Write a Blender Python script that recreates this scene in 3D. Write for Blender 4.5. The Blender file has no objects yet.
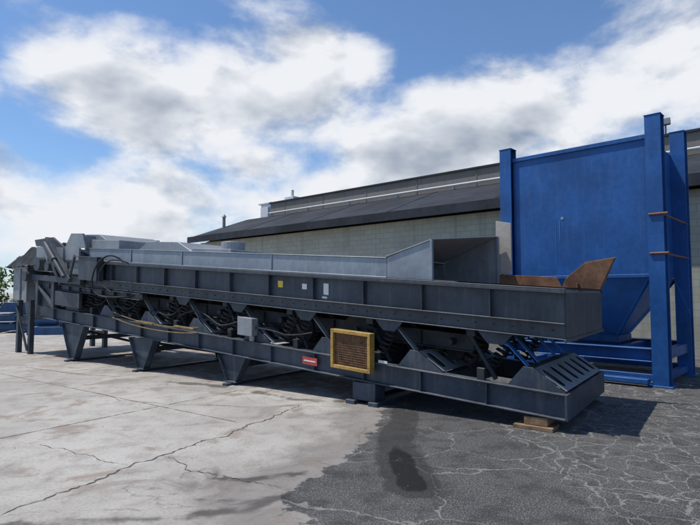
import bpy, bmesh, math, random
from mathutils import Vector, Matrix
random.seed(7)
rad=math.radians
scene=bpy.context.scene
scene.view_settings.view_transform='Standard'
scene.view_settings.look='None'
scene.view_settings.exposure=0
COL=scene.collection

# ---------------------------------------------------------------- node helpers
class NG:
    def __init__(s,nt): s.nt=nt
    def n(s,t,**k):
        nd=s.nt.nodes.new(t)
        for a,b in k.items(): setattr(nd,a,b)
        return nd
    def set(s,sock,v):
        if isinstance(v,bpy.types.NodeSocket): s.nt.links.new(v,sock)
        else: sock.default_value=v
    def m(s,op,a,b=None,c=None,clamp=False):
        nd=s.n('ShaderNodeMath',operation=op,use_clamp=clamp)
        s.set(nd.inputs[0],a)
        if b is not None: s.set(nd.inputs[1],b)
        if c is not None: s.set(nd.inputs[2],c)
        return nd.outputs[0]
    def vm(s,op,a,b=None):
        nd=s.n('ShaderNodeVectorMath',operation=op)
        s.set(nd.inputs[0],a)
        if b is not None: s.set(nd.inputs[1],b)
        return nd.outputs[0]
    def dot(s,a,b):
        nd=s.n('ShaderNodeVectorMath',operation='DOT_PRODUCT')
        s.set(nd.inputs[0],a); s.set(nd.inputs[1],b)
        return nd.outputs['Value']
    def ss(s,v,lo,hi):
        nd=s.n('ShaderNodeMapRange',interpolation_type='SMOOTHSTEP')
        s.set(nd.inputs[0],v); nd.inputs[1].default_value=lo; nd.inputs[2].default_value=hi
        return nd.outputs[0]
    def noise(s,vec,scale,detail=4,rough=.55,dist=0):
        nd=s.n('ShaderNodeTexNoise')
        s.nt.links.new(vec,nd.inputs['Vector'])
        nd.inputs['Scale'].default_value=scale; nd.inputs['Detail'].default_value=detail
        nd.inputs['Roughness'].default_value=rough; nd.inputs['Distortion'].default_value=dist
        return nd.outputs['Fac']
    def mix(s,f,a,b,blend='MIX'):
        nd=s.n('ShaderNodeMix',data_type='RGBA',blend_type=blend)
        s.set(nd.inputs[0],f)
        def c(v): return v if isinstance(v,bpy.types.NodeSocket) else (tuple(v)+(1,) if len(v)==3 else v)
        s.set(nd.inputs[6],c(a)); s.set(nd.inputs[7],c(b))
        return nd.outputs[2]

def newmat(name):
    m=bpy.data.materials.new(name); m.use_nodes=True
    nt=m.node_tree; g=NG(nt)
    b=nt.nodes['Principled BSDF']
    return m,g,b

def paint(name,col,rough=.5,metal=0,var=.35,scale=3,rust=0,rustcol=(.12,.05,.02),dust=.25,dustcol=(.22,.2,.18),bump=0,streak=0,spec=.5):
    m,g,b=newmat(name)
    geo=g.n('ShaderNodeNewGeometry'); P=geo.outputs['Position']
    n1=g.noise(P,scale,4,.62); n2=g.noise(P,scale*9,2,.6)
    f=g.m('ADD',g.m('MULTIPLY',n1,.7),g.m('MULTIPLY',n2,.3))
    f=g.ss(f,.33,.67)
    lo=tuple(c*(1-var) for c in col); hi=tuple(min(1,c*(1+var)) for c in col)
    c=g.mix(f,lo,hi)
    if dust:
        sx=g.n('ShaderNodeSeparateXYZ'); g.nt.links.new(geo.outputs['Normal'],sx.inputs[0])
        up=g.ss(sx.outputs[2],.3,.95)
        d=g.m('MULTIPLY',g.m('ADD',g.m('MULTIPLY',up,.8),.12),g.m('MULTIPLY',g.ss(n1,.3,.7),dust*1.6),clamp=True)
        c=g.mix(d,c,dustcol)
    if streak:
        mp=g.vm('MULTIPLY',P,(7,7,.7)); ns=g.noise(mp,1.6,2,.6)
        c=g.mix(g.m('MULTIPLY',g.ss(ns,.5,.75),streak),c,dustcol)
    if rust:
        n3=g.noise(P,scale*2.3,5,.72)
        r=g.ss(n3,.72-rust*.35,.78-rust*.3)
        c=g.mix(r,c,rustcol)
    g.set(b.inputs['Base Color'],c)
    g.set(b.inputs['Roughness'],g.m('ADD',g.m('MULTIPLY',n2,.25),rough-.12))
    b.inputs['Metallic'].default_value=metal
    b.inputs['Specular IOR Level'].default_value=spec
    if bump:
        bp=g.n('ShaderNodeBump'); bp.inputs['Strength'].default_value=bump; bp.inputs['Distance'].default_value=.02
        g.nt.links.new(g.noise(P,scale*1.2,1,.5),bp.inputs['Height'])
        g.nt.links.new(bp.outputs[0],b.inputs['Normal'])
    return m

M_char=paint('charcoal_paint',(.038,.050,.066),.52,0,.3,2.2,rust=.18,dust=.22,streak=.18,bump=.12,spec=.4)
M_base=paint('blue_grey_base_paint',(.034,.050,.074),.52,0,.3,2.6,rust=.2,dust=.25,streak=.18,bump=.1,spec=.4)
M_char2=paint('charcoal_paint_dark',(.022,.027,.034),.6,0,.35,3,rust=.22,dust=.3,spec=.3)
M_slot=paint('grey_bracket_paint',(.22,.24,.26),.55,0,.25,4,rust=.15,dust=.3)
M_galv=paint('galvanised_sheet',(.235,.27,.31),.5,.25,.18,1.3,rust=.0,dust=.2,dustcol=(.4,.4,.39),streak=.35,bump=.3)
M_lgrey=paint('light_grey_steel',(.24,.26,.28),.5,.1,.2,2,rust=.06,dust=.3)
M_white=paint('white_box_paint',(.6,.62,.64),.5,0,.1,4)
M_rust=paint('rusty_steel',(.15,.075,.04),.85,0,.5,3,rust=.3,rustcol=(.07,.03,.018),dust=.3,dustcol=(.25,.18,.13))
M_blue=paint('blue_paint',(.010,.080,.27),.45,0,.22,1.2,rust=.05,rustcol=(.15,.2,.3),dust=.10,dustcol=(.15,.2,.3),bump=.25,streak=.10,spec=.4)
M_blue_sunlit=paint('blue_paint_sunlit',(.02,.125,.36),.45,0,.22,1.4,rust=.05,rustcol=(.15,.2,.3),dust=.1,dustcol=(.15,.2,.3),spec=.4)  # hopper's blue made lighter: sunlight on the cone painted into its colour
M_bblue=paint('bright_blue_paint',(.02,.16,.5),.4,0,.2,3)
M_dblue=paint('dark_blue_paint',(.015,.07,.18),.5,0,.3,3,rust=.15)
M_yel=paint('ochre_paint',(.42,.25,.05),.6,0,.3,6,rust=.4)
M_hose=paint('ochre_hose',(.20,.13,.04),.7,0,.4,6,rust=.3)
M_mesh=paint('rusty_mesh',(.19,.10,.05),.9,0,.4,14,rust=.4)
M_wood=paint('timber',(.22,.13,.07),.85,0,.4,8,dust=.3)
M_ply=paint('weathered_plywood',(.42,.38,.33),.85,0,.15,3,dust=.2,streak=.3,dustcol=(.3,.27,.24))
M_rubber=paint('black_rubber',(.014,.014,.015),.75,0,.4,8,dust=.15)
M_tarp=paint('dark_grey_tarpaulin',(.035,.04,.048),.85,0,.5,2.5,dust=0,bump=.6,spec=.15)
M_red=paint('red_label',(.45,.05,.04),.5,0,.3,30)
M_lab=paint('white_label',(.7,.7,.68),.5,0,.2,40)
M_ylab=paint('yellow_label',(.7,.5,.05),.5,0,.3,40)
M_roof=paint('dark_roof_membrane',(.032,.036,.045),.85,0,.35,.6,dust=0,spec=.2)
M_fascia=paint('grey_brown_cladding',(.19,.175,.155),.8,0,.15,.5,streak=.3,dustcol=(.09,.085,.08))
M_oran=paint('rusty_orange_bar',(.22,.09,.04),.7,0,.3,6)

# ---------------------------------------------------------------- mesh builder
class B:
    def __init__(s,F=lambda a,b,c:Vector((a,b,c))):
        s.v=[];s.f=[];s.F=F
    def hexa(s,p):
        i=len(s.v); s.v+= [s.F(*q) for q in p]
        s.f+=[(i,i+1,i+2,i+3),(i+4,i+7,i+6,i+5),(i,i+4,i+5,i+1),(i+1,i+5,i+6,i+2),(i+2,i+6,i+7,i+3),(i+3,i+7,i+4,i)]
    def box(s,a0,a1,b0,b1,c0,c1):
        s.hexa([(a0,b0,c0),(a1,b0,c0),(a1,b1,c0),(a0,b1,c0),(a0,b0,c1),(a1,b0,c1),(a1,b1,c1),(a0,b1,c1)])
    def prism(s,pts,b0,b1):
        n=len(pts); i=len(s.v)
        s.v+=[s.F(a,b0,c) for a,c in pts]+[s.F(a,b1,c) for a,c in pts]
        s.f.append(tuple(range(i,i+n))); s.f.append(tuple(range(i+2*n-1,i+n-1,-1)))
        for k in range(n): s.f.append((i+k,i+(k+1)%n,i+n+(k+1)%n,i+n+k))
    def bar(s,p,q,w,h):
        P=s.F(*p);Q=s.F(*q); d=(Q-P).normalized()
        up=Vector((0,0,1)) if abs(d.z)<.95 else Vector((1,0,0))
        x=d.cross(up).normalized(); y=x.cross(d)
        i=len(s.v)
        for c in (P,Q):
            for a,b in((-1,-1),(1,-1),(1,1),(-1,1)): s.v.append(c+x*a*w/2+y*b*h/2)
        s.f+=[(i,i+1,i+2,i+3),(i+7,i+6,i+5,i+4)]+[(i+k,i+4+k,i+4+(k+1)%4,i+(k+1)%4) for k in range(4)]
    def tube(s,p,q,r,n=14,r2=None):
        P=s.F(*p);Q=s.F(*q); d=(Q-P).normalized()
        up=Vector((0,0,1)) if abs(d.z)<.95 else Vector((1,0,0))
        x=d.cross(up).normalized(); y=x.cross(d); i=len(s.v)
        if r2 is None: r2=r
        for c,rr in((P,r),(Q,r2)):
            for k in range(n):
                t=2*math.pi*k/n; s.v.append(c+x*math.cos(t)*rr+y*math.sin(t)*rr)
        s.f.append(tuple(range(i,i+n))); s.f.append(tuple(range(i+2*n-1,i+n-1,-1)))
        for k in range(n): s.f.append((i+k,i+(k+1)%n,i+n+(k+1)%n,i+n+k))
    def coil(s,p,q,R,r,turns=6,n=6,seg=14):
        P=s.F(*p);Q=s.F(*q); d=(Q-P); L=d.length; d.normalize()
        x=d.orthogonal().normalized(); y=d.cross(x); N_=turns*seg; i=len(s.v)
        for k in range(N_+1):
            t=2*math.pi*k/seg; rad_=x*math.cos(t)+y*math.sin(t); c=P+d*(L*k/N_)+rad_*R
            for j in range(n):
                u=2*math.pi*j/n; s.v.append(c+rad_*math.cos(u)*r+d*math.sin(u)*r)
        for k in range(N_):
            for j in range(n):
                a=i+k*n+j; b=i+k*n+(j+1)%n; s.f.append((a,b,b+n,a+n))
    def sheet(s,pts):
        i=len(s.v); s.v+=[s.F(*p) for p in pts]; s.f.append(tuple(range(i,i+len(pts))))
    def beam(s,a0,a1,b0,b1,c0,c1,t=.018,stiff=0):
        s.box(a0,a1,b0,b1,c0,c0+t); s.box(a0,a1,b0,b1,c1-t,c1)
        m=(b0+b1)/2; s.box(a0,a1,m-t/2,m+t/2,c0+t,c1-t)
        if stiff:
            k=a0+stiff
            while k<a1-.05:
                s.box(k,k+.012,b0+.006,b1-.006,c0+t,c1-t); k+=stiff
    def obj(s,name,mat,parent=None,bevel=.004,smooth=False):
        me=bpy.data.meshes.new(name); me.from_pydata([tuple(v) for v in s.v],[],s.f)
        bm=bmesh.new(); bm.from_mesh(me); bmesh.ops.recalc_face_normals(bm,faces=bm.faces); bm.to_mesh(me); bm.free()
        if smooth:
            me.polygons.foreach_set('use_smooth',[True]*len(me.polygons))
            me.set_sharp_from_angle(angle=rad(40))
        me.materials.append(mat)
        o=bpy.data.objects.new(name,me); COL.objects.link(o)
        if parent:
            o.parent=parent
            o.matrix_parent_inverse=parent.matrix_world.inverted()
        if bevel:
            md=o.modifiers.new('bevel','BEVEL'); md.width=bevel; md.segments=1; md.limit_method='ANGLE'
        return o

def empty(name,loc,rotz=0):
    e=bpy.data.objects.new(name,None); e.location=loc; e.rotation_euler=(0,0,rotz); COL.objects.link(e)
    bpy.context.view_layer.update()
    return e
def frame(o,X,Y,tilt=0):
    o=Vector(o);X=Vector(X);Y=Vector(Y)
    def F(a,b,c): return o+X*a+Y*b+Vector((0,0,c+tilt*a))
    return F

def cable(name,pts,r,mat,parent):
    cu=bpy.data.curves.new(name,'CURVE'); cu.dimensions='3D'; cu.bevel_depth=r; cu.bevel_resolution=2
    sp=cu.splines.new('NURBS'); sp.points.add(len(pts)-1)
    for i,p in enumerate(pts): sp.points[i].co=(*p,1)
    sp.use_endpoint_u=True; sp.order_u=3
    cu.materials.append(mat); o=bpy.data.objects.new(name,cu); COL.objects.link(o)
    if parent: o.parent=parent; o.matrix_parent_inverse=parent.matrix_world.inverted()
    return o

# ---------------------------------------------------------------- camera / light / world
cam=bpy.data.cameras.new('Camera'); cam.sensor_width=36; cam.lens=27.05; cam.clip_end=3000; cam.clip_start=.05
co=bpy.data.objects.new('Camera',cam); co.location=(0,0,1.65); co.rotation_euler=(rad(93.3),0,0); COL.objects.link(co); scene.camera=co

SUN_AZ=-84; SUN_EL=65
sd=Vector((math.sin(rad(SUN_AZ))*math.cos(rad(SUN_EL)),math.cos(rad(SUN_AZ))*math.cos(rad(SUN_EL)),math.sin(rad(SUN_EL))))
sl=bpy.data.lights.new('sun','SUN'); sl.energy=4.3; sl.angle=rad(.6); sl.color=(1,.95,.87)
so=bpy.data.objects.new('sun',sl); so.rotation_euler=(-sd).to_track_quat('-Z','Y').to_euler(); COL.objects.link(so)

w=bpy.data.worlds.new('World'); scene.world=w; w.use_nodes=True
nt=w.node_tree; g=NG(nt); bg=nt.nodes['Background']; bg.inputs[1].default_value=.1
sky=g.n('ShaderNodeTexSky',sky_type='NISHITA'); sky.sun_disc=False; sky.sun_elevation=rad(SUN_EL); sky.sun_rotation=rad(SUN_AZ)
sky.air_density=1.0; sky.dust_density=.4; sky.ozone_density=2
tc=g.n('ShaderNodeTexCoord'); D=tc.outputs['Generated']
sx=g.n('ShaderNodeSeparateXYZ'); nt.links.new(D,sx.inputs[0])
az=g.m('ARCTAN2',sx.outputs[0],sx.outputs[1]); el=g.m('ARCSINE',sx.outputs[2])
cv=g.vm('MULTIPLY',D,(1,1,1.7))
N=g.noise(cv,4.4,8,.57,.1)
N2=g.noise(g.vm('ADD',cv,(-.03,0,.055)),4.4,4,.5,.1)
N3=g.noise(cv,1.7,2,.5)
blobs=[(-.30,.345,.33,.125),(-.05,.43,.14,.075),(.36,.33,.29,.09),(.20,.26,.25,.085),(.58,.36,.22,.12),
       (-.46,.15,.40,.10),(0,.16,.30,.08),(.35,.2,.3,.09),(-.62,.21,.20,.04),(-.17,.24,.10,.05)]
dens=g.m('SUBTRACT',g.m('MULTIPLY',N3,1.6),1.35)
for a,e,ra,re in blobs:
    da=g.m('DIVIDE',g.m('SUBTRACT',az,a),ra); de=g.m('DIVIDE',g.m('SUBTRACT',el,e),re)
    b_=g.m('SUBTRACT',1.0,g.m('ADD',g.m('MULTIPLY',da,da),g.m('MULTIPLY',de,de)))
    b_=g.m('MAXIMUM',b_,-1.5)
    dens=g.m('SMOOTH_MAX',dens,b_,.35)
dn=g.m('ADD',dens,g.m('MULTIPLY',g.m('SUBTRACT',N,.5),3.9))
mask=g.ss(dn,-.35,.72)
thick=g.ss(dn,.45,1.9)
rel=g.m('MULTIPLY',g.m('SUBTRACT',N,N2),1.6)
br=g.m('ADD',g.m('SUBTRACT',.985,g.m('MULTIPLY',thick,.24)),rel)
br=g.m('MINIMUM',g.m('MAXIMUM',br,.60),1.0)
cc=g.n('ShaderNodeCombineXYZ')
g.set(cc.inputs[0],g.m('MULTIPLY',g.m('POWER',br,2.0),8.6)); g.set(cc.inputs[1],g.m('MULTIPLY',g.m('POWER',br,1.75),8.8)); g.set(cc.inputs[2],g.m('MULTIPLY',g.m('POWER',br,1.4),9.2))
haze=g.ss(el,.22,-.02)
skyb=g.mix(1.0,sky.outputs[0],(1.02,1.22,1.42),'MULTIPLY')
skyc=g.mix(g.m('MULTIPLY',haze,.6),skyb,(6.6,7.6,8.8))
fin=g.mix(mask,skyc,cc.outputs[0])
nt.links.new(fin,bg.inputs[0])

# ---------------------------------------------------------------- ground
def seg_d(px,py,a,b):
    ax,ay=a;bx,by=b; dx=bx-ax;dy=by-ay; L=dx*dx+dy*dy
    t=max(0,min(1,((px-ax)*dx+(py-ay)*dy)/L)); return math.hypot(px-ax-t*dx,py-ay-t*dy)
asph=[(.9,9.1),(.57,8.4),(.42,7.2),(.36,6.6),(.02,5.5),(-.2,5.05),(-.56,4.4),(-.42,4.1),(-.14,3.7),(.1,3),(.3,0),(.5,-20),(60,-20),(60,60),(2,60),(1,20),(1,11)]
def inside(x,y,P):
    c=False;j=len(P)-1
    for i in range(len(P)):
        xi,yi=P[i];xj,yj=P[j]
        if (yi>y)!=(yj>y) and x<(xj-xi)*(y-yi)/(yj-yi)+xi: c=not c
        j=i
    return c
def sdp(x,y,P):
    d=min(seg_d(x,y,P[i],P[(i+1)%len(P)]) for i in range(len(P)))
    return d if inside(x,y,P) else -d
wet=[([(.80,7.6),(.62,6.6),(.50,5.6)],.20),([(.50,5.5),(.54,4.6)],.24),
     ([(-.5,4.45),(-.8,4.1),(-1.4,3.95),(-2.6,3.8)],.06),([(-.3,5.0),(-.9,4.75),(-1.3,4.85)],.03),
     ([(-.1,8.1),(-.9,8.3),(-1.6,8.9)],.07),([(-1.7,4.55),(-1.1,4.25),(-.7,4.3)],.015),([(-2.2,3.5),(-1.2,3.55),(-.4,3.7)],.08),([(-5.5,13.0),(-3.6,14.3)],.3),([(-3.4,9.9),(-2.2,9.4)],.12)]
def axis(lo,hi,st,far):
    a=[lo+i*st for i in range(int((hi-lo)/st)+1)]
    L=[];R=[];d=st
    x=lo
    while x>-far: d*=1.35; x-=d; L.append(x)
    x=a[-1]; d=st
    while x<far: d*=1.35; x+=d; R.append(x)
    return L[::-1]+a+R
xs=axis(-9,9,.12,900); ys=axis(2.5,17,.12,900)
vs=[];at1=[];at2=[]
for y in ys:
    for x in xs:
        vs.append((x,y,0))
        at1.append(max(-2,min(2,sdp(x,y,asph))) if abs(x)<80 and -30<y<80 else (2 if x>1 else -2))
        if abs(x)<9 and 2<y<18:
            at2.append(max(-1,max(r-min(seg_d(x,y,p[i],p[i+1]) for i in range(len(p)-1)) for p,r in wet)))
        else: at2.append(-1)
nx=len(xs); fs=[(j*nx+i,j*nx+i+1,(j+1)*nx+i+1,(j+1)*nx+i) for j in range(len(ys)-1) for i in range(nx-1)]
me=bpy.data.meshes.new('ground'); me.from_pydata(vs,[],fs)
me.attributes.new('asph','FLOAT','POINT').data.foreach_set('value',at1)
me.attributes.new('wet','FLOAT','POINT').data.foreach_set('value',at2)
go=bpy.data.objects.new('ground',me); COL.objects.link(go)
m,g,b=newmat('yard_surface'); me.materials.append(m)
P=g.n('ShaderNodeNewGeometry').outputs['Position']
A=g.n('ShaderNodeAttribute',attribute_name='asph').outputs['Fac']; W=g.n('ShaderNodeAttribute',attribute_name='wet').outputs['Fac']
nf=g.noise(P,34,4,.8); nm=g.noise(P,3.2,6,.7); nl=g.noise(P,.45,3,.6); nb=g.noise(P,1.3,5,.64,.6); ng=g.noise(P,85,2,.8)
c=g.mix(g.ss(nl,.35,.65),(.33,.31,.28),(.44,.42,.385))
c=g.mix(g.m('MULTIPLY',g.ss(nm,.44,.66),.5),c,(.24,.21,.185))
c=g.mix(g.m('MULTIPLY',g.ss(nf,.48,.68),.45),c,(.19,.17,.15))
c=g.mix(g.m('MULTIPLY',g.ss(nf,.46,.32),.35),c,(.52,.50,.46))
c=g.mix(g.m('MULTIPLY',g.ss(nb,.53,.64),.55),c,(.20,.175,.155))
edge=g.m('ADD',A,g.m('MULTIPLY',g.m('SUBTRACT',nb,.5),2.8))
c=g.mix(g.m('MULTIPLY',g.ss(edge,-1.1,-.3),.6),c,(.145,.13,.12))
# tide marks where water dried round the stains
tw_=g.m('ADD',W,g.m('MULTIPLY',g.m('SUBTRACT',nb,.5),.7))
tide=g.m('MAXIMUM',g.ss(g.m('ABSOLUTE',g.m('ADD',tw_,.16)),.022,.0),g.m('MULTIPLY',g.ss(g.m('ABSOLUTE',g.m('ADD',tw_,.42)),.018,.0),.6))
c=g.mix(g.m('MULTIPLY',g.m('MULTIPLY',tide,g.ss(nm,.38,.6)),.6),c,(.12,.105,.09))
rel_=g.vm('SUBTRACT',P,(2.57,6.3,0))
sv=g.dot(rel_,(.579,.815,0)); su=g.dot(rel_,(-.815,.579,0))
rz=g.m('MULTIPLY',g.m('MULTIPLY',g.ss(g.m('ADD',sv,g.m('MULTIPLY',nb,1.5)),.3,1.4),g.ss(sv,4.5,2.5)),g.ss(su,16,12))
c=g.mix(g.m('MULTIPLY',g.m('MULTIPLY',rz,g.ss(nm,.35,.6)),.65),c,(.17,.085,.045))
c=g.mix(g.m('MULTIPLY',g.ss(g.m('MULTIPLY',nb,nl),.29,.37),.35),c,(.27,.19,.13))
a=g.mix(g.ss(nl,.3,.7),(.055,.055,.057),(.086,.085,.083))
a=g.mix(g.m('MULTIPLY',g.ss(nf,.5,.62),.6),a,(.18,.175,.165))
a=g.mix(g.m('MULTIPLY',g.ss(ng,.54,.62),.75),a,(.30,.29,.275))
a=g.mix(g.m('MULTIPLY',g.ss(ng,.45,.38),.7),a,(.02,.02,.021))
a=g.mix(g.m('MULTIPLY',g.ss(nm,.46,.64),.6),a,(.035,.035,.036))
dv=g.n('ShaderNodeTexNoise'); g.nt.links.new(P,dv.inputs['Vector']); dv.inputs['Scale'].default_value=3; dv.inputs['Detail'].default_value=4
pv=g.vm('ADD',P,g.vm('MULTIPLY',dv.outputs['Color'],(.45,.45,0)))
vo=g.n('ShaderNodeTexVoronoi',feature='DISTANCE_TO_EDGE'); g.nt.links.new(pv,vo.inputs['Vector']); vo.inputs['Scale'].default_value=3.6
vo2=g.n('ShaderNodeTexVoronoi',feature='DISTANCE_TO_EDGE'); g.nt.links.new(pv,vo2.inputs['Vector']); vo2.inputs['Scale'].default_value=.9
sP=g.n('ShaderNodeSeparateXYZ'); g.nt.links.new(P,sP.inputs[0])
zone=g.m('ADD',g.ss(sP.outputs[0],1.2,2.6),g.m('SUBTRACT',nb,.68))
cr1=g.m('MULTIPLY',g.ss(vo.outputs['Distance'],.036,.006),g.ss(zone,.1,.5))
cr=g.m('MAXIMUM',cr1,g.ss(vo2.outputs['Distance'],.009,.002))
cr=g.m('MULTIPLY',cr,g.ss(nf,.34,.52))
a=g.mix(g.m('MULTIPLY',cr,.75),a,(.28,.27,.25))
am=g.ss(g.m('ADD',A,g.m('MULTIPLY',g.m('SUBTRACT',nm,.5),.6)),-.02,.02)
c=g.mix(am,c,a)
wf=g.ss(g.m('ADD',W,g.m('MULTIPLY',g.m('SUBTRACT',nb,.5),.42)),-.03,.04)
# deepest part of the stain still holds a film of water
pud=g.m('MULTIPLY',g.ss(g.m('ADD',W,g.m('MULTIPLY',g.m('SUBTRACT',nb,.5),.25)),.10,.15),g.m('MULTIPLY',g.ss(sP.outputs[0],.1,.2),g.ss(sP.outputs[1],5.9,5.6)))
c=g.mix(g.m('MULTIPLY',wf,.66),c,(.024,.023,.022))
c=g.mix(g.m('MULTIPLY',pud,.7),c,(.012,.012,.011))
g.set(b.inputs['Base Color'],c)
g.set(b.inputs['Roughness'],g.m('SUBTRACT',g.m('SUBTRACT',.93,g.m('MULTIPLY',wf,.25)),g.m('MULTIPLY',pud,.38)))
b.inputs['Specular IOR Level'].default_value=.25
bp=g.n('ShaderNodeBump'); bp.inputs['Distance'].default_value=.014
g.set(bp.inputs['Strength'],g.m('SUBTRACT',.75,g.m('MULTIPLY',pud,.5)))
h=g.m('ADD',g.m('MULTIPLY',ng,g.m('ADD',g.m('MULTIPLY',am,.9),.12)),g.m('MULTIPLY',nf,.4))
g.nt.links.new(h,bp.inputs['Height']); g.nt.links.new(bp.outputs[0],b.inputs['Normal'])

def ribbon(bld,pts,wd,jit,step=.06,taper=True):
    out=[]
    for i in range(len(pts)-1):
        p=Vector(pts[i]);q=Vector(pts[i+1]); n=max(1,int((q-p).length/step))
        for k in range(n): out.append(p.lerp(q,k/n))
    out.append(Vector(pts[-1])); off=0; L=[]
    for i,p in enumerate(out):
        off=off*.85+random.uniform(-jit,jit)
        d=(out[min(i+1,len(out)-1)]-out[max(i-1,0)]).normalized(); nrm=Vector((-d.y,d.x))
        ww=wd*random.uniform(.3,1.5)*(min(1,.2+4*min(i,len(out)-1-i)/len(out)) if taper else 1)
        c_=p+nrm*off; L.append((c_+nrm*ww/2,c_-nrm*ww/2))
    for i in range(len(L)-1):
        a_,b_=L[i];c_,d_=L[i+1]
        bld.sheet([(a_.x,a_.y,.004),(b_.x,b_.y,.004),(d_.x,d_.y,.004),(c_.x,c_.y,.004)])
M_crack=paint('crack_dirt',(.085,.075,.065),.95,0,.6,20,dust=.1)
M_joint=paint('joint_filler',(.18,.16,.14),.95,0,.4,20,dust=.1)
cb=B()
ribbon(cb,[(-.6,8.1),(-.74,7.75),(-1.1,6.95),(-1.4,6.24),(-1.6,5.9),(-1.87,5.46),(-2.13,5.1),(-2.25,4.7),(-2.43,4.4),(-2.65,3.8)],.018,.026,.035)
ribbon(cb,[(-1.87,5.46),(-1.5,5.0),(-.9,4.75),(-.56,4.6)],.009,.022,.035)
ribbon(cb,[(-4.6,9.2),(-3.5,8.2),(-2.5,7.9),(-1.3,7.7),(-.6,7.9)],.009,.02)
ribbon(cb,[(-3.6,5.9),(-2.9,5.6),(-2.13,5.1)],.007,.02,.04)
ribbon(cb,[(-7.5,12),(-5.8,10.9),(-4.4,10.4)],.018,.025)
cb.obj('concrete_crack',M_crack,None,0)
jb=B()
U=Vector((-.815,.579));V=Vector((.579,.815));P0=Vector((2.57,6.3))
for v in(-5.2,-1.9):
    p=P0+V*v+U*3.6; ribbon(jb,[tuple(p),tuple(p+U*30)],.014,.0015,taper=False)
for s_ in(5.2,9.7,14.2,18.7):
    p=P0+U*s_-V*9; ribbon(jb,[tuple(p),tuple(p+V*16)],.014,.0015,taper=False)
jb.obj('pavement_joint',M_joint,None,0)
db=B()
for k in range(420):
    x_=random.uniform(-.6,5.5); y_=random.uniform(3.3,8.5)
    if k%3==0: x_=random.uniform(-7,1); y_=random.uniform(4,11)
    r=random.uniform(.003,.010); i=len(db.v)
    pts=[Vector((x_+random.uniform(.6,1.2)*r*math.cos(q*2.1),y_+random.uniform(.6,1.2)*r*math.sin(q*2.1),.0)) for q in range(3)]
    db.v+=pts+[Vector((x_,y_,r*1.1))]; db.f+=[(i,i+1,i+3),(i+1,i+2,i+3),(i+2,i,i+3)]
db.obj('loose_gravel',paint('gravel_stone',(.25,.235,.21),.9,0,.5,30,dust=0),None,0)

# ---------------------------------------------------------------- building
bd=(.752,-.659,0); bn=(.659,.752,0)
bl=empty('industrial_building',(-8.3,29.1,0),math.atan2(-.659,.752))
FB=frame((-8.3,29.1,0),bd,bn)
m,g,b=newmat('painted_block_wall')
geo=g.n('ShaderNodeNewGeometry')
dx=g.dot(geo.outputs['Position'],(.752+.2,-.659+.23,0))
sz=g.n('ShaderNodeSeparateXYZ'); g.nt.links.new(geo.outputs['Position'],sz.inputs[0])
cx=g.n('ShaderNodeCombineXYZ'); g.nt.links.new(dx,cx.inputs[0]); g.nt.links.new(sz.outputs[2],cx.inputs[1])
bk=g.n('ShaderNodeTexBrick'); g.nt.links.new(cx.outputs[0],bk.inputs['Vector'])
bk.inputs['Color1'].default_value=(.40,.40,.33,1); bk.inputs['Color2'].default_value=(.35,.35,.285,1); bk.inputs['Mortar'].default_value=(.29,.29,.24,1)
bk.inputs['Scale'].default_value=1; bk.inputs['Mortar Size'].default_value=.012; bk.inputs['Brick Width'].default_value=.4; bk.inputs['Row Height'].default_value=.2
n1=g.noise(geo.outputs['Position'],.8,5,.65)
mpn=g.noise(g.vm('MULTIPLY',geo.outputs['Position'],(3,3,.25)),1,3,.6)
c=g.mix(g.m('MULTIPLY',g.ss(n1,.4,.7),.45),bk.outputs[0],(.25,.245,.20)); c=g.mix(g.m('MULTIPLY',g.ss(mpn,.5,.7),.4),c,(.20,.195,.16))
g.set(b.inputs['Base Color'],c); b.inputs['Roughness'].default_value=.9
M_wall=m
x=B(FB); x.box(0,46,0,14,0,4.4); x.obj('walls',M_wall,bl,0)
rb=B(FB)
rb.hexa([(-.4,-.45,4.42),(46.4,-.45,4.42),(46.4,3.5,6.0),(-.4,3.5,6.0),(-.4,-.45,4.70),(46.4,-.45,4.70),(46.4,3.5,6.12),(-.4,3.5,6.12)])
rb.box(-.45,46.4,-.56,-.452,4.40,4.72)
k=4.1
while k<46: rb.hexa([(k,-.44,4.70),(k+.03,-.44,4.70),(k+.03,3.49,6.12),(k,3.49,6.12),(k,-.44,4.715),(k+.03,-.44,4.715),(k+.03,3.49,6.135),(k,3.49,6.135)]); k+=4.5
rb.hexa([(-.4,3.5,5.9),(1.7,3.5,5.9),(1.7,13.9,4.7),(-.4,13.9,4.7),(-.4,3.5,6.12),(1.7,3.5,6.12),(1.7,13.9,4.85),(-.4,13.9,4.85)])
rb.obj('roof',M_roof,bl,0)
x=B(FB); x.hexa([(0.001,.2,4.4),(1.8,.2,4.4),(1.8,13,4.4),(0.001,13,4.4),(0.001,3.4,5.9),(1.8,3.4,5.9),(1.8,4,5.8),(0.001,4,5.8)]); x.obj('gable_infill',M_wall,bl,0)
x=B(FB); x.box(1.8,46,3.52,14,4.41,6.85)
k=3
while k<46: x.box(k,k+.04,3.50,3.519,6.14,6.84); k+=3
x.obj('upper_storey',M_fascia,bl,0)
x=B(FB); x.box(1.7,46.1,3.44,14.1,6.85,6.93); x.obj('roof_coping',M_roof,bl,0)
x=B(FB); x.tube((1.9,3.3,6.26),(46,3.3,6.26),.045)
k=2
while k<46: x.box(k,k+.03,3.30,3.48,6.1,6.25); k+=3
x.obj('roof_conduit',M_white,bl,0)
x=B(FB); x.box(.3,1.2,4.0,4.8,5.7,7.0); x.box(.15,1.35,3.9,4.9,7.0,7.08); x.box(1.3,2.1,5,5.6,6.6,7.5); x.tube((1.7,5.3,7.5),(1.7,5.3,7.95),.09); x.box(.4,1.1,3.88,3.99,6.1,6.8)
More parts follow.
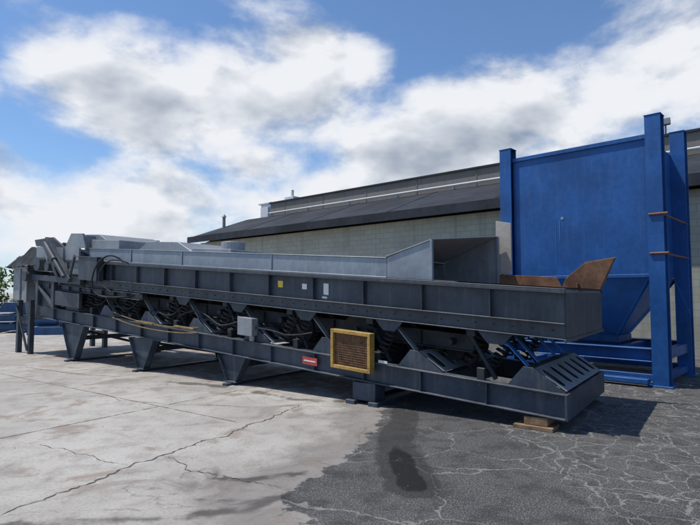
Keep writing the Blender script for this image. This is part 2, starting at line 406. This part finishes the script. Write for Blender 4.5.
x.obj('rooftop_vent',M_white,bl,.01)
x=B(FB); x.tube((-.1,1.6,5.0),(-.1,1.6,6.05),.09); x.tube((-.1,1.6,6.05),(-.1,1.6,6.2),.15,r2=.04); x.obj('chimney_pipe',M_lgrey,bl,0)
fl=empty('flood_light',FB(21.95,3.6,6.93))
x=B(FB); x.tube((21.95,3.6,6.92),(21.95,3.6,7.25),.03); x.box(21.8,22.1,3.4,3.62,7.25,7.42); x.box(21.77,22.13,3.36,3.40,7.23,7.44); x.obj('lamp_head',M_lgrey,fl,.01)

# ---------------------------------------------------------------- blue hopper
hX=(.725,-.69,0);hY=(.69,.725,0); ho=(3.45,11.35,0)
hp=empty('blue_hopper',ho,math.atan2(-.69,.725)); FH=frame(ho,hX,hY)
def hpost(bl_,a,b_,h,sz=.26,t=.02):
    bl_.box(a-sz/2,a+sz/2,b_-sz/2,b_-sz/2+t,.03,h); bl_.box(a-sz/2,a+sz/2,b_+sz/2-t,b_+sz/2,.03,h)
    bl_.box(a-t/2,a+t/2,b_-sz/2+t,b_+sz/2-t,.03,h)
    bl_.box(a-sz*.75,a+sz*.75,b_-sz*.75,b_+sz*.75,.0,.03)
    bl_.box(a-sz/2-.01,a+sz/2+.01,b_-sz/2-.01,b_+sz/2+.01,h,h+.015)
x=B(FH)
for a,b_,h in((0,0,4.75),(2.85,0,4.85),(2.85,1.85,4.95),(0,2.05,4.7)): hpost(x,a,b_,h)
x.obj('posts',M_blue,hp)
x=B(FH)
for (a0,a1,b0,b1) in((.14,2.71,-.02,-.008),(.14,2.71,1.95,1.962),(.128,.14,-.02,1.962),(2.71,2.722,-.02,1.962)): x.box(a0,a1,b0,b1,1.95,4.5)
x.box(.1,2.75,-.06,-.021,4.46,4.54); x.box(.1,2.75,1.963,2.0,4.46,4.54)
x.box(.14,2.71,-.05,-.021,1.93,1.99)
x.obj('bin_walls',M_blue,hp,.004)
x=B(FH)
T=[(.14,-.01,1.94),(2.71,-.01,1.94),(2.71,1.95,1.94),(.14,1.95,1.94)]; Q=[(1.1,.75,.8),(1.9,.75,.8),(1.9,1.45,.8),(1.1,1.45,.8)]
x.hexa(Q+T)
for (p_,q_) in zip(Q,T): x.bar((p_[0],p_[1],p_[2]),(q_[0],q_[1],q_[2]),.05,.05)
x.obj('discharge_cone',M_blue_sunlit,hp,0)
x=B(FH); x.box(1.05,1.95,.7,1.5,.67,.80); x.obj('outlet_gate',M_dblue,hp)
x=B(FH)
for b_ in(0,2.05):
    x.beam(.14,2.71,b_-.1,b_+.1,.42,.66)
    x.box(.14,2.71,b_-.07,b_+.07,.08,.2)
for a in(0,2.85):
    x.box(a-.07,a+.07,.14,1.71,.46,.64); x.box(a-.06,a+.06,.14,1.71,.08,.2)
x.box(.9,1.02,.1,1.95,.5,.63); x.box(1.98,2.1,.1,1.95,.5,.63)
x.box(-.6,2.7,-.35,-.15,.06,.14); x.bar((.2,-.02,.2),(1.4,-.02,.44),.06,.06)
x.obj('base_frame',M_blue,hp)
x=B(FH)
for z in(3.05,2.35): x.tube((2.95,-.16,z),(2.95,1.9,z),.018); x.tube((2.75,-.15,z),(3.05,-.15,z),.02)
x.obj('rungs',M_oran,hp,0)
x=B(FH); x.box(1.02,1.03,-.026,-.022,2.2,3.0); x.box(1.1,1.115,-.026,-.022,2.7,3.1); x.obj('scuff_marks',M_bblue,hp,0)
x=B(FH); x.tube((1.16,-.03,3.15),(1.16,-.021,3.15),.03); x.obj('bolt_patches',M_lgrey,hp,0)

# ---------------------------------------------------------------- vibrating conveyor
cv_=empty('vibrating_conveyor',(2.57,6.3,0),math.atan2(.579,-.815))
TI=.066
FC=frame((2.57,6.3,0),(-.815,.579,0),(.579,.815,0),TI)
FG=frame((2.57,6.3,0),(-.815,.579,0),(.579,.815,0),0)
Wd=2.2
x=B(FC)
x.beam(0.02,13.2,-.06,.10,.14,.45,.02,stiff=.95); x.beam(0.02,13.2,Wd-.1,Wd+.06,.14,.45,.02,stiff=.95)
x.box(-.012,.018,-.06,Wd+.06,.14,.45)
k=1.6
while k<13: x.box(k,k+.12,.11,Wd-.11,.17,.42); k+=1.6
x.obj('base_beams',M_base,cv_)
x=B(FC)
def side(v0,sg):
    x.box(0,11.8,min(v0,v0+sg*.012),max(v0,v0+sg*.012),1.10,1.68)
    e=v0-sg*.002
    x.box(-.02,11.82,min(e,e-sg*.085),max(e,e-sg*.085),1.68,1.70)
    x.box(-.02,11.82,min(e-sg*.085,e-sg*.073),max(e-sg*.085,e-sg*.073),1.64,1.68)
    x.box(-.0,11.80,min(e,e-sg*.07),max(e,e-sg*.07),1.27,1.285)
    x.box(-.0,11.80,min(e,e-sg*.05),max(e,e-sg*.05),1.085,1.10)
    k=.9
    while k<11.7:
        x.box(k,k+.014,min(e,e-sg*.07),max(e,e-sg*.07),1.287,1.678)
        k+=.98
side(0,1); side(Wd,-1)
x.box(-.013,-.001,-.002,Wd+.002,1.10,1.66); x.box(-.02,-.0,-.09,Wd+.09,1.06,1.099)
x.box(.0,11.8,.013,Wd-.013,1.38,1.395)
k=.5
while k<11.7: x.box(k,k+.1,.02,Wd-.02,1.10,1.37); k+=.98
x.box(10.0,10.8,-.26,-.09,1.25,1.78); x.box(9.95,10.85,-.28,-.08,1.78,1.80)
x.obj('trough',M_char,cv_)
x=B(FC); k=.15
while k<11.6:
    x.tube((k,-.002,1.19),(k,-.016,1.19),.010,6); k+=.245
k=.1
while k<1.2:
    x.tube((k,-.062,.40),(k,-.072,.40),.010,6); k+=.16
x.obj('bolt_heads',M_char2,cv_,0)
x=B(FC)
x.prism([(.55,1.70),(2.4,1.70),(2.4,1.86),(.62,1.86)],Wd-.04,Wd-.025)
x.prism([(0.0,1.70),(.55,1.70),(.5,1.84),(.2,2.10),(-.22,2.20)],Wd-.02,Wd-.006)
x.box(0.02,2.4,.02,Wd-.05,1.40,1.415)
x.obj('rusty_liner',M_rust,cv_)
x=B(FC); x.prism([(-.02,1.70),(.55,1.70),(.5,1.85),(.2,2.12),(-.24,2.21)],Wd-.005,Wd+.006); x.box(.3,.33,Wd-.1,Wd+.05,1.705,1.78); x.obj('discharge_lip',M_rust,cv_)
x=B(FC)
v0,v1=.10,Wd-.10
x.box(2.55,11.0,v0,v0+.01,1.702,2.0); x.box(2.55,11.0,v1-.01,v1,1.702,2.0); x.box(2.55,11.0,v0-.02,v1+.02,2.0,2.012)
for k,t_ in((4.9,.016),(7.4,.016),(9.2,.02)): x.box(k,k+.03,v0-t_,v0-.001,1.705,1.999)
x.box(2.55,11.0,v0-.02,v0-.001,1.702,1.72)
x.prism([(2.549,1.702),(1.83,1.702),(1.83,2.28),(2.549,2.012)],v0,v0+.01)
x.prism([(2.549,1.702),(1.58,1.702),(1.58,2.50),(2.549,2.012)],v1-.01,v1)
x.hexa([(1.80,v0-.02,2.28),(2.56,v0-.02,2.013),(2.56,v1+.02,2.013),(1.55,v1+.02,2.50),(1.80,v0-.02,2.295),(2.56,v0-.02,2.028),(2.56,v1+.02,2.028),(1.55,v1+.02,2.515)])
x.box(1.79,1.829,v0-.02,v0+.03,1.702,2.279); x.box(1.54,1.579,v1-.03,v1+.02,1.702,2.5); x.box(2.9,2.91,v0+.02,v1-.02,1.42,1.99)
x.obj('trough_cover',M_galv,cv_)
x=B(FC); x.prism([(1.62,1.87),(1.36,1.87),(1.36,2.74),(1.62,2.78)],Wd-.02,Wd+.005); x.box(1.5,1.56,Wd+.006,Wd+.06,1.7,2.6); x.obj('side_board',M_ply,cv_)
x=B(FC)
x.prism([(7.6,2.013),(9.6,2.013),(9.2,2.22),(8.1,2.22)],.5,1.7)
x.tube((6.9,1.0,2.013),(6.9,1.0,2.26),.25,20); x.box(9.8,11.0,.15,2.0,2.013,2.22); x.box(6.3,7.5,.4,1.6,2.013,2.09)
x.prism([(10.6,2.23),(11.9,2.23),(11.7,2.36),(10.9,2.36)],.3,1.8)
x.obj('duct_hoods',M_lgrey,cv_,.008)
x=B(FC)
for v in(.30,Wd-.42): x.beam(1.3,12,v,v+.12,.74,.98,.016,stiff=.8)
k=1.6
while k<12: x.tube((k,.2,.86),(k,Wd-.2,.86),.05); k+=1.6
x.obj('balancer_frame',M_char2,cv_)
def slotted(s0,w0,s1,w1,va,vb,ns,parent,mat,name):
    L=math.hypot(s1-s0,w1-w0); Wp=vb-va
    cu=bpy.data.curves.new(name,'CURVE'); cu.dimensions='2D'; cu.fill_mode='BOTH'; cu.extrude=.006
    def poly(pts):
        sp=cu.splines.new('POLY'); sp.points.add(len(pts)-1)
        for i,p in enumerate(pts): sp.points[i].co=(p[0],p[1],0,1)
        sp.use_cyclic_u=True
    poly([(0,0),(Wp,0),(Wp-.03,L),(.03,L)])
    pitch=Wp/ns
    for i in range(ns):
        cx_=(i+.5)*pitch; r=min(.085,pitch*.25); y0=.06+r; y1=L-.055-r
        if y1<y0: y1=y0+.02
        pts=[]
        for k in range(9): t=math.pi+math.pi*k/8; pts.append((cx_+r*math.cos(t),y0+r*math.sin(t)))
        for k in range(9): t=math.pi*k/8; pts.append((cx_+r*math.cos(t),y1+r*math.sin(t)))
        poly(pts[::-1])
    cu.materials.append(mat); o=bpy.data.objects.new(name,cu); COL.objects.link(o)
    A_=FC(s0,va,w0); ex=(FC(s0,vb,w0)-A_).normalized(); ey=(FC(s1,va,w1)-A_).normalized(); ez=ex.cross(ey)
    M=Matrix((ex,ey,ez)).transposed().to_4x4(); M.translation=A_
    o.matrix_world=M
    bpy.context.view_layer.update()
    mw=o.matrix_world.copy(); o.parent=parent; o.matrix_parent_inverse=parent.matrix_world.inverted(); o.matrix_world=mw
arms=B(FC); arms2=B(FC); gus=B(FC); bush=B(FC); tie=B(FC); coils=B(FC)
st=[0.02+1.6*i for i in range(8)]
for i,s0 in enumerate(st):
    slotted(s0,.47,s0+.38,.70,.04,Wd-.04,6,cv_,M_slot,'slotted_bracket')
    for va in(.02,.79,Wd-.8,Wd-.035):
        gus.prism([(s0+.0,.452),(s0+.70,.452),(s0+.50,.70),(s0+.38,.70)],va,va+.012)
    gus.box(s0+.385,s0+.49,.035,Wd-.04,.67,.692)
    for va in(.14,.62,Wd-.74,Wd-.26):
        tgt=arms2 if (i==0) else arms
        tgt.bar((s0+.40,va+.05,.60),(s0+.86,va+.05,1.06),.11,.018)
        bush.tube((s0+.40,va-.05,.62),(s0+.40,va+.16,.62),.045); bush.tube((s0+.86,va-.05,1.04),(s0+.86,va+.16,1.04),.045)
    gus.prism([(s0+.62,1.08),(s0+1.10,1.08),(s0+.96,.93),(s0+.76,.93)],.03,.045); gus.prism([(s0+.62,1.08),(s0+1.10,1.08),(s0+.96,.93),(s0+.76,.93)],Wd-.045,Wd-.03)
    tie.bar((s0+.9,.16,.46),(s0+1.30,.16,1.09),.05,.05); tie.bar((s0+.9,Wd-.16,.46),(s0+1.30,Wd-.16,1.09),.05,.05)
    tie.box(s0+1.0,s0+1.1,.0,.06,.45,.60); tie.box(s0+1.12,s0+1.24,0,.1,1.0,1.084)
    tie.tube((s0+.86,.05,.96),(s0+.86,Wd-.05,.96),.035)
    for va in(.13,.45,Wd-.45,Wd-.13):
        if i<1 and va<.2: continue
        coils.coil((s0+1.42,va,.52),(s0+1.16,va,.98),.085,.017,6)
        coils.coil((s0+1.10,va,.50),(s0+.86,va,.90),.07,.014,6)
arms.obj('rocker_arms',M_slot,cv_,.002); arms2.obj('blue_rocker_arms',M_bblue,cv_,.002)
gus.obj('bracket_gussets',M_base,cv_,.002); bush.obj('arm_bushings',M_rubber,cv_,0,True); tie.obj('drive_links',M_char2,cv_)
coils.obj('coil_springs',M_rubber,cv_,0,True)
x=B(FC)
for k in range(7): x.tube((1.7+k*.33,.62,.70),(1.7+k*.33,.82,.70),.15,20); x.tube((1.7+k*.33,1.4,.70),(1.7+k*.33,1.6,.70),.15,20)
x.tube((4.4,.3,.75),(4.4,.45,.75),.26,28); x.tube((3.2,.25,.8),(3.2,.33,.8),.3,28); x.tube((3.2,.2,.8),(3.2,2.0,.8),.05)
x.tube((4.4,.5,.75),(4.4,1.2,.75),.2,24); x.box(4.2,4.6,.5,1.2,.46,.6)
for k in(6.2,7.8,9.3,10.9): x.tube((k,.3,.6),(k,.5,.6),.15,20)
x.obj('drive_pulleys',M_rubber,cv_,.004,True)
x=B(FC)
a0,a1=2.66,3.38
x.box(a0,a0+.05,-.2,-.07,.30,.88);x.box(a1-.05,a1,-.2,-.07,.30,.88);x.box(a0+.05,a1-.05,-.2,-.07,.30,.35);x.box(a0+.05,a1-.05,-.2,-.07,.83,.88)
x.obj('guard_frame',M_yel,cv_)
x=B(FC); x.box(a0+.05,a1-.05,-.15,-.13,.35,.83)
k=a0+.09
while k<a1-.06: x.box(k,k+.006,-.158,-.1505,.35,.83); k+=.035
k=.38
while k<.82: x.box(a0+.05,a1-.05,-.1655,-.1585,k,k+.006); k+=.035
x.obj('guard_mesh',M_mesh,cv_,0)
x=B(FC); x.box(5.15,5.5,-.12,.02,.56,.86); x.box(5.14,5.51,-.14,-.121,.55,.87); x.box(5.2,5.3,-.05,0,.45,.555); x.obj('electrical_box',M_lgrey,cv_,.008)
def lab(s0,s1,w0,w1,v,m_):
    x=B(FC); x.box(s0,s1,v-.004,v-.001,w0,w1); x.obj('label_plate',m_,cv_,0)
lab(4.55,4.66,1.44,1.55,-.0,M_ylab); lab(4.02,4.12,1.44,1.53,-.0,M_lab); lab(3.57,3.67,1.38,1.56,-.0,M_lab); lab(3.60,3.70,1.32,1.35,0,M_lab)
lab(3.75,4.05,.24,.36,-.06,M_red); lab(3.78,4.02,.29,.31,-.064,M_lab); lab(2.45,2.6,.46,.5,-.06,M_lab)
for k_,(w_,v_) in enumerate(((.50,-.10),(.40,-.14))):
    cable('grease_line',[FC(6.6,v_,w_+.06),FC(7.0,v_-.02,w_),FC(8.0,v_-.03,w_-.03),FC(9.0,v_-.02,w_+.01),FC(9.6,v_,w_+.1)],.010,M_hose,cv_)
x=B(FC); x.box(6.7,7.3,-.16,-.08,.5,.53); x.box(8.0,8.6,-.16,-.08,.46,.5); x.obj('step_ledges',M_hose,cv_)
cable('power_cable',[FC(9.2,-.1,1.72),FC(9.3,-.25,1.9),FC(9.8,-.32,1.75),FC(10.1,-.33,1.3),FC(10.0,-.3,.95),FC(9.5,-.2,.9),FC(8.9,0,1.0)],.020,M_rubber,cv_)
cable('power_cable',[FC(9.0,-.1,1.70),FC(9.25,-.3,1.82),FC(9.7,-.35,1.55),FC(9.8,-.33,1.2),FC(9.4,-.25,1.05)],.016,M_rubber,cv_)
cable('power_cable',[FC(5.5,-.05,.8),FC(6.0,-.05,.6),FC(6.4,0,.75),FC(6.9,.05,.9),FC(7.4,.05,.7)],.014,M_rubber,cv_)
cable('power_cable',[FC(3.9,.0,.75),FC(4.4,.0,.62),FC(4.8,0,.70),FC(5.15,-.05,.7)],.012,M_rubber,cv_)
for q in range(3):
    s_=(7.2,8.7,9.9)[q]
    cable('hydraulic_hose',[FC(s_,.1,1.02),FC(s_+.2,.02,.8),FC(s_+.5,.05,.66),FC(s_+.9,.02,.7),FC(s_+1.3,.15,.95)],.011,M_rubber,cv_)
def legset(s0):
    h=.14+TI*s0
    x=B(FG)
    if h<.45:
        x.box(s0-.2,s0+.2,-.08,.2,.06,h-.012); x.box(s0-.2,s0+.2,Wd-.2,Wd+.08,.06,h-.012); x.box(s0-.28,s0-.12,-.15,Wd+.15,.0,.059)
        x.box(s0+.12,s0+.28,-.15,Wd+.15,.0,.059)
    else:
        tw=.12+.46*h; bw=.11
        for va in(-.06,Wd-.10):
            x.prism([(s0-bw,.06),(s0+bw,.06),(s0+tw,h-.012),(s0-tw,h-.012)],va+.07,va+.085)
            for sg in(-1,1):
                a_=s0+sg*bw;b__=s0+sg*tw; e=.014*sg
                x.prism([(a_,.06),(a_+e,.06),(b__+e,h-.012),(b__,h-.012)],va,va+.16)
            x.box(s0-bw-.05,s0+bw+.05,va-.03,va+.19,.042,.059)
        x.box(s0-.06,s0+.06,-.2,Wd+.2,.0,.04)
        x.bar((s0,.12,h*.85),(s0,Wd-.12,.2),.06,.06)
        x.box(s0-.05,s0+.05,.12,Wd-.12,h*.55,h*.55+.1)
    x.obj('support_leg',M_base,cv_)
for s0 in(2.85,5.75,8.55,11.4): legset(s0)
x=B(FG); x.box(.15,.62,-.10,.20,.0,.045); x.box(.22,.50,-.05,.24,.05,.145); x.box(.15,.62,Wd-.25,Wd+.1,0,.145); x.obj('timber_blocking',M_wood,cv_)
x=B(FC)
x.box(11.2,13.4,-.05,.0,1.35,2.0); x.box(11.2,13.4,Wd,Wd+.05,1.35,2.0); x.box(13.36,13.4,0.001,Wd-.001,1.35,2.0)
x.prism([(11.0,2.002),(12.0,2.002),(11.7,2.36),(11.15,2.36)],.0,.05); x.prism([(11.0,2.002),(12.0,2.002),(11.7,2.36),(11.15,2.36)],Wd-.1,Wd-.05)
x.box(11.1,11.14,.06,Wd-.11,1.95,2.32); x.box(11.9,11.93,-.09,-.051,1.4,2.0); x.box(12.7,12.73,-.09,-.051,1.4,2.0)
x.obj('head_box',M_lgrey,cv_)
x=B(FC)
x.bar((12.55,-.18,2.2),(11.3,-.18,1.2),.12,.12); x.bar((12.9,-.12,2.15),(11.9,-.12,1.1),.06,.1)
x.tube((12.4,-.3,2.08),(11.9,-.3,1.68),.07); x.tube((11.9,-.3,1.68),(11.4,-.3,1.28),.045)
x.box(10.9,13.6,-.16,-.06,1.12,1.26); x.box(12.2,12.34,-.14,-.04,.46,1.12); x.box(13.05,13.19,-.14,-.04,.46,1.12)
x.box(11.0,12.2,-.12,-.04,.55,.9); x.box(10.7,12.8,.3,.9,.5,.95); x.prism([(10.9,.95),(12.2,.95),(11.9,1.1),(11.0,1.1)],-.02,.6)
x.beam(8.6,13,-.08,.08,.92,1.06,.014,stiff=.5)
x.box(12.3,13.3,-.04,-.02,.46,1.1); x.bar((12.3,-.1,.5),(13.3,-.1,1.1),.07,.07)
x.prism([(12.0,2.01),(13.5,2.01),(13.6,2.18),(12.6,2.26)],-.02,.03); x.prism([(12.0,2.01),(13.5,2.01),(13.6,2.18),(12.6,2.26)],Wd-.04,Wd)
x.tube((13.0,-.22,1.55),(13.0,-.06,1.55),.18,20); x.tube((12.5,-.2,1.5),(12.5,-.06,1.5),.12,18); x.tube((13.5,-.3,1.2),(13.5,.3,1.2),.14,18)
x.bar((11.4,-.16,1.26),(10.9,-.3,1.8),.05,.08)
x.obj('head_frame',M_char,cv_)

# second machine beyond the head: feeder partly covered with a tarpaulin
fe=empty('screen_feeder',FG(14.1,1,0))
x=B(FG); x.box(13.75,14.6,-.1,2.3,1.45,2.40); x.prism([(13.75,1.449),(14.6,1.449),(14.4,.9),(13.9,.9)],.2,2.0)
x.box(13.7,14.65,-.14,-.102,2.3,2.40); x.box(13.7,13.8,-.14,-.101,1.4,2.299);x.box(14.1,14.16,-.14,-.101,1.45,2.299)
x.obj('housing',M_slot,fe,.01)
x=B(FG)
for a_ in(13.75,14.45):
    for b_ in(0,2.1): x.box(a_,a_+.12,b_,b_+.12,0,1.448)
x.box(13.88,14.44,.03,.05,.8,1.0); x.box(13.88,14.44,2.12,2.16,.4,.5); x.bar((13.8,-.03,.1),(14.5,-.03,1.3),.05,.05)
x.obj('stand',M_char,fe)
bm=bmesh.new(); bmesh.ops.create_grid(bm,x_segments=44,y_segments=44,size=1)
from mathutils import noise as mn
for v in bm.verts:
    X_,Y_=v.co.x,v.co.y
    r=max(abs(X_),abs(Y_)); hgt=2.93-max(0,r-.55)**1.1*1.6 + .22*mn.noise(Vector((X_*2,Y_*2,1)))+.10*mn.noise(Vector((X_*6,Y_*6,4)))
    a_=13.95+X_*.90 ; b_=1.1+Y_*1.35
    v.co=FG(a_,b_,max(hgt,2.36+.08*mn.noise(Vector((X_*5,Y_*5,9))))+.02*mn.noise(Vector((X_*11,Y_*11,2))))
me=bpy.data.meshes.new('tarpaulin'); bm.to_mesh(me); bm.free(); me.polygons.foreach_set('use_smooth',[True]*len(me.polygons)); me.materials.append(M_tarp)
o=bpy.data.objects.new('tarpaulin',me); COL.objects.link(o); o.parent=fe; o.matrix_parent_inverse=fe.matrix_world.inverted()

sf=empty('stacked_steel_frames',(-14.5,22.5,0)); FS=frame((-16.5,21.0,0),(.96,.28,0),(-.28,.96,0))
x=B(FS)
for z in(.1,.48):
    for b_ in(0,.9,1.8): x.beam(0,4.2,b_,b_+.16,z,z+.26,.02,stiff=.7)
    for a_ in(0.2,1.4,2.6,3.8): x.box(a_,a_+.12,.0,1.96,z+.262,z+.34)
x.box(.3,1.5,.2,1.2,.84,1.2); x.prism([(2,.84),(3.4,.84),(3.1,1.25),(2.3,1.25)],.3,1.4)
x.obj('frames',M_dblue,sf)
x=B(FS)
for a_ in(.3,2,3.6): x.box(a_,a_+.15,-.1,2.1,0,.099)
x.obj('timber_blocks',M_wood,sf)
pm=empty('pump_skid',(-11.8,21,0)); FP=frame((-12.6,20.6,0),(.98,.2,0),(-.2,.98,0))
x=B(FP); x.box(0,2.0,0,1,.15,.3); x.tube((.2,.5,.6),(1.0,.5,.6),.28,20); x.tube((1.1,.5,.6),(1.4,.5,.6),.36,20); x.box(1.45,1.9,.2,.8,.3,.95); x.box(0,2,.0,.1,0,.149); x.box(0,2,.9,1.0,0,.149); x.obj('skid',M_dblue,pm,.004,True)

# ---------------------------------------------------------------- distant trees (one object)
m,g,b=newmat('foliage')
geo=g.n('ShaderNodeNewGeometry')
c=g.mix(g.ss(g.noise(geo.outputs['Position'],.5,3,.6),.35,.65),(.05,.10,.02),(.12,.20,.04))
c=g.mix(g.m('MULTIPLY',geo.outputs['Random Per Island'],.5),c,(.05,.09,.02))
g.set(b.inputs['Base Color'],c); b.inputs['Roughness'].default_value=.8
vs=[];fs=[]
def leaf(c_,r):
    n_=Vector((random.gauss(0,1),random.gauss(0,1),random.gauss(0,1)+.6)).normalized()
    a_=n_.orthogonal().normalized(); b_=n_.cross(a_); t=random.uniform(0,6.28)
    a2=a_*math.cos(t)+b_*math.sin(t); b2=n_.cross(a2); i=len(vs)
    vs.extend([c_+a2*r,c_+b2*r*.6,c_-a2*r,c_-b2*r*.6]); fs.append((i,i+1,i+2,i+3))
xx=-80
trunks=B()
while xx<4:
    y_=66+random.uniform(-5,8); H=random.uniform(4.8,6.4)
    trunks.tube((xx,y_,0),(xx+.2,y_,H*.7),.22,8,.08)
    for _ in range(3): trunks.tube((xx+.1,y_,H*.35),(xx+random.uniform(-1.5,1.5),y_+random.uniform(-1,1),H*.75),.08,6,.03)
    for k in range(26):
        cc_=Vector((xx+random.gauss(0,1.4),y_+random.gauss(0,1.2),random.uniform(.6,H*.92))); rr=random.uniform(.5,1.1)
        for q in range(30):
            d=Vector((random.gauss(0,1),random.gauss(0,1),random.gauss(0,1))).normalized()*rr*random.uniform(.5,1)
            leaf(cc_+d,random.uniform(.14,.30))
    xx+=random.uniform(2.0,3.0)
me=bpy.data.meshes.new('distant_trees'); me.from_pydata([tuple(v) for v in vs],[],fs); me.materials.append(m)
dt=bpy.data.objects.new('distant_trees',me); COL.objects.link(dt)
M_bark=paint('bark',(.09,.07,.05),.9)
trunks.obj('trunks',M_bark,dt,0)
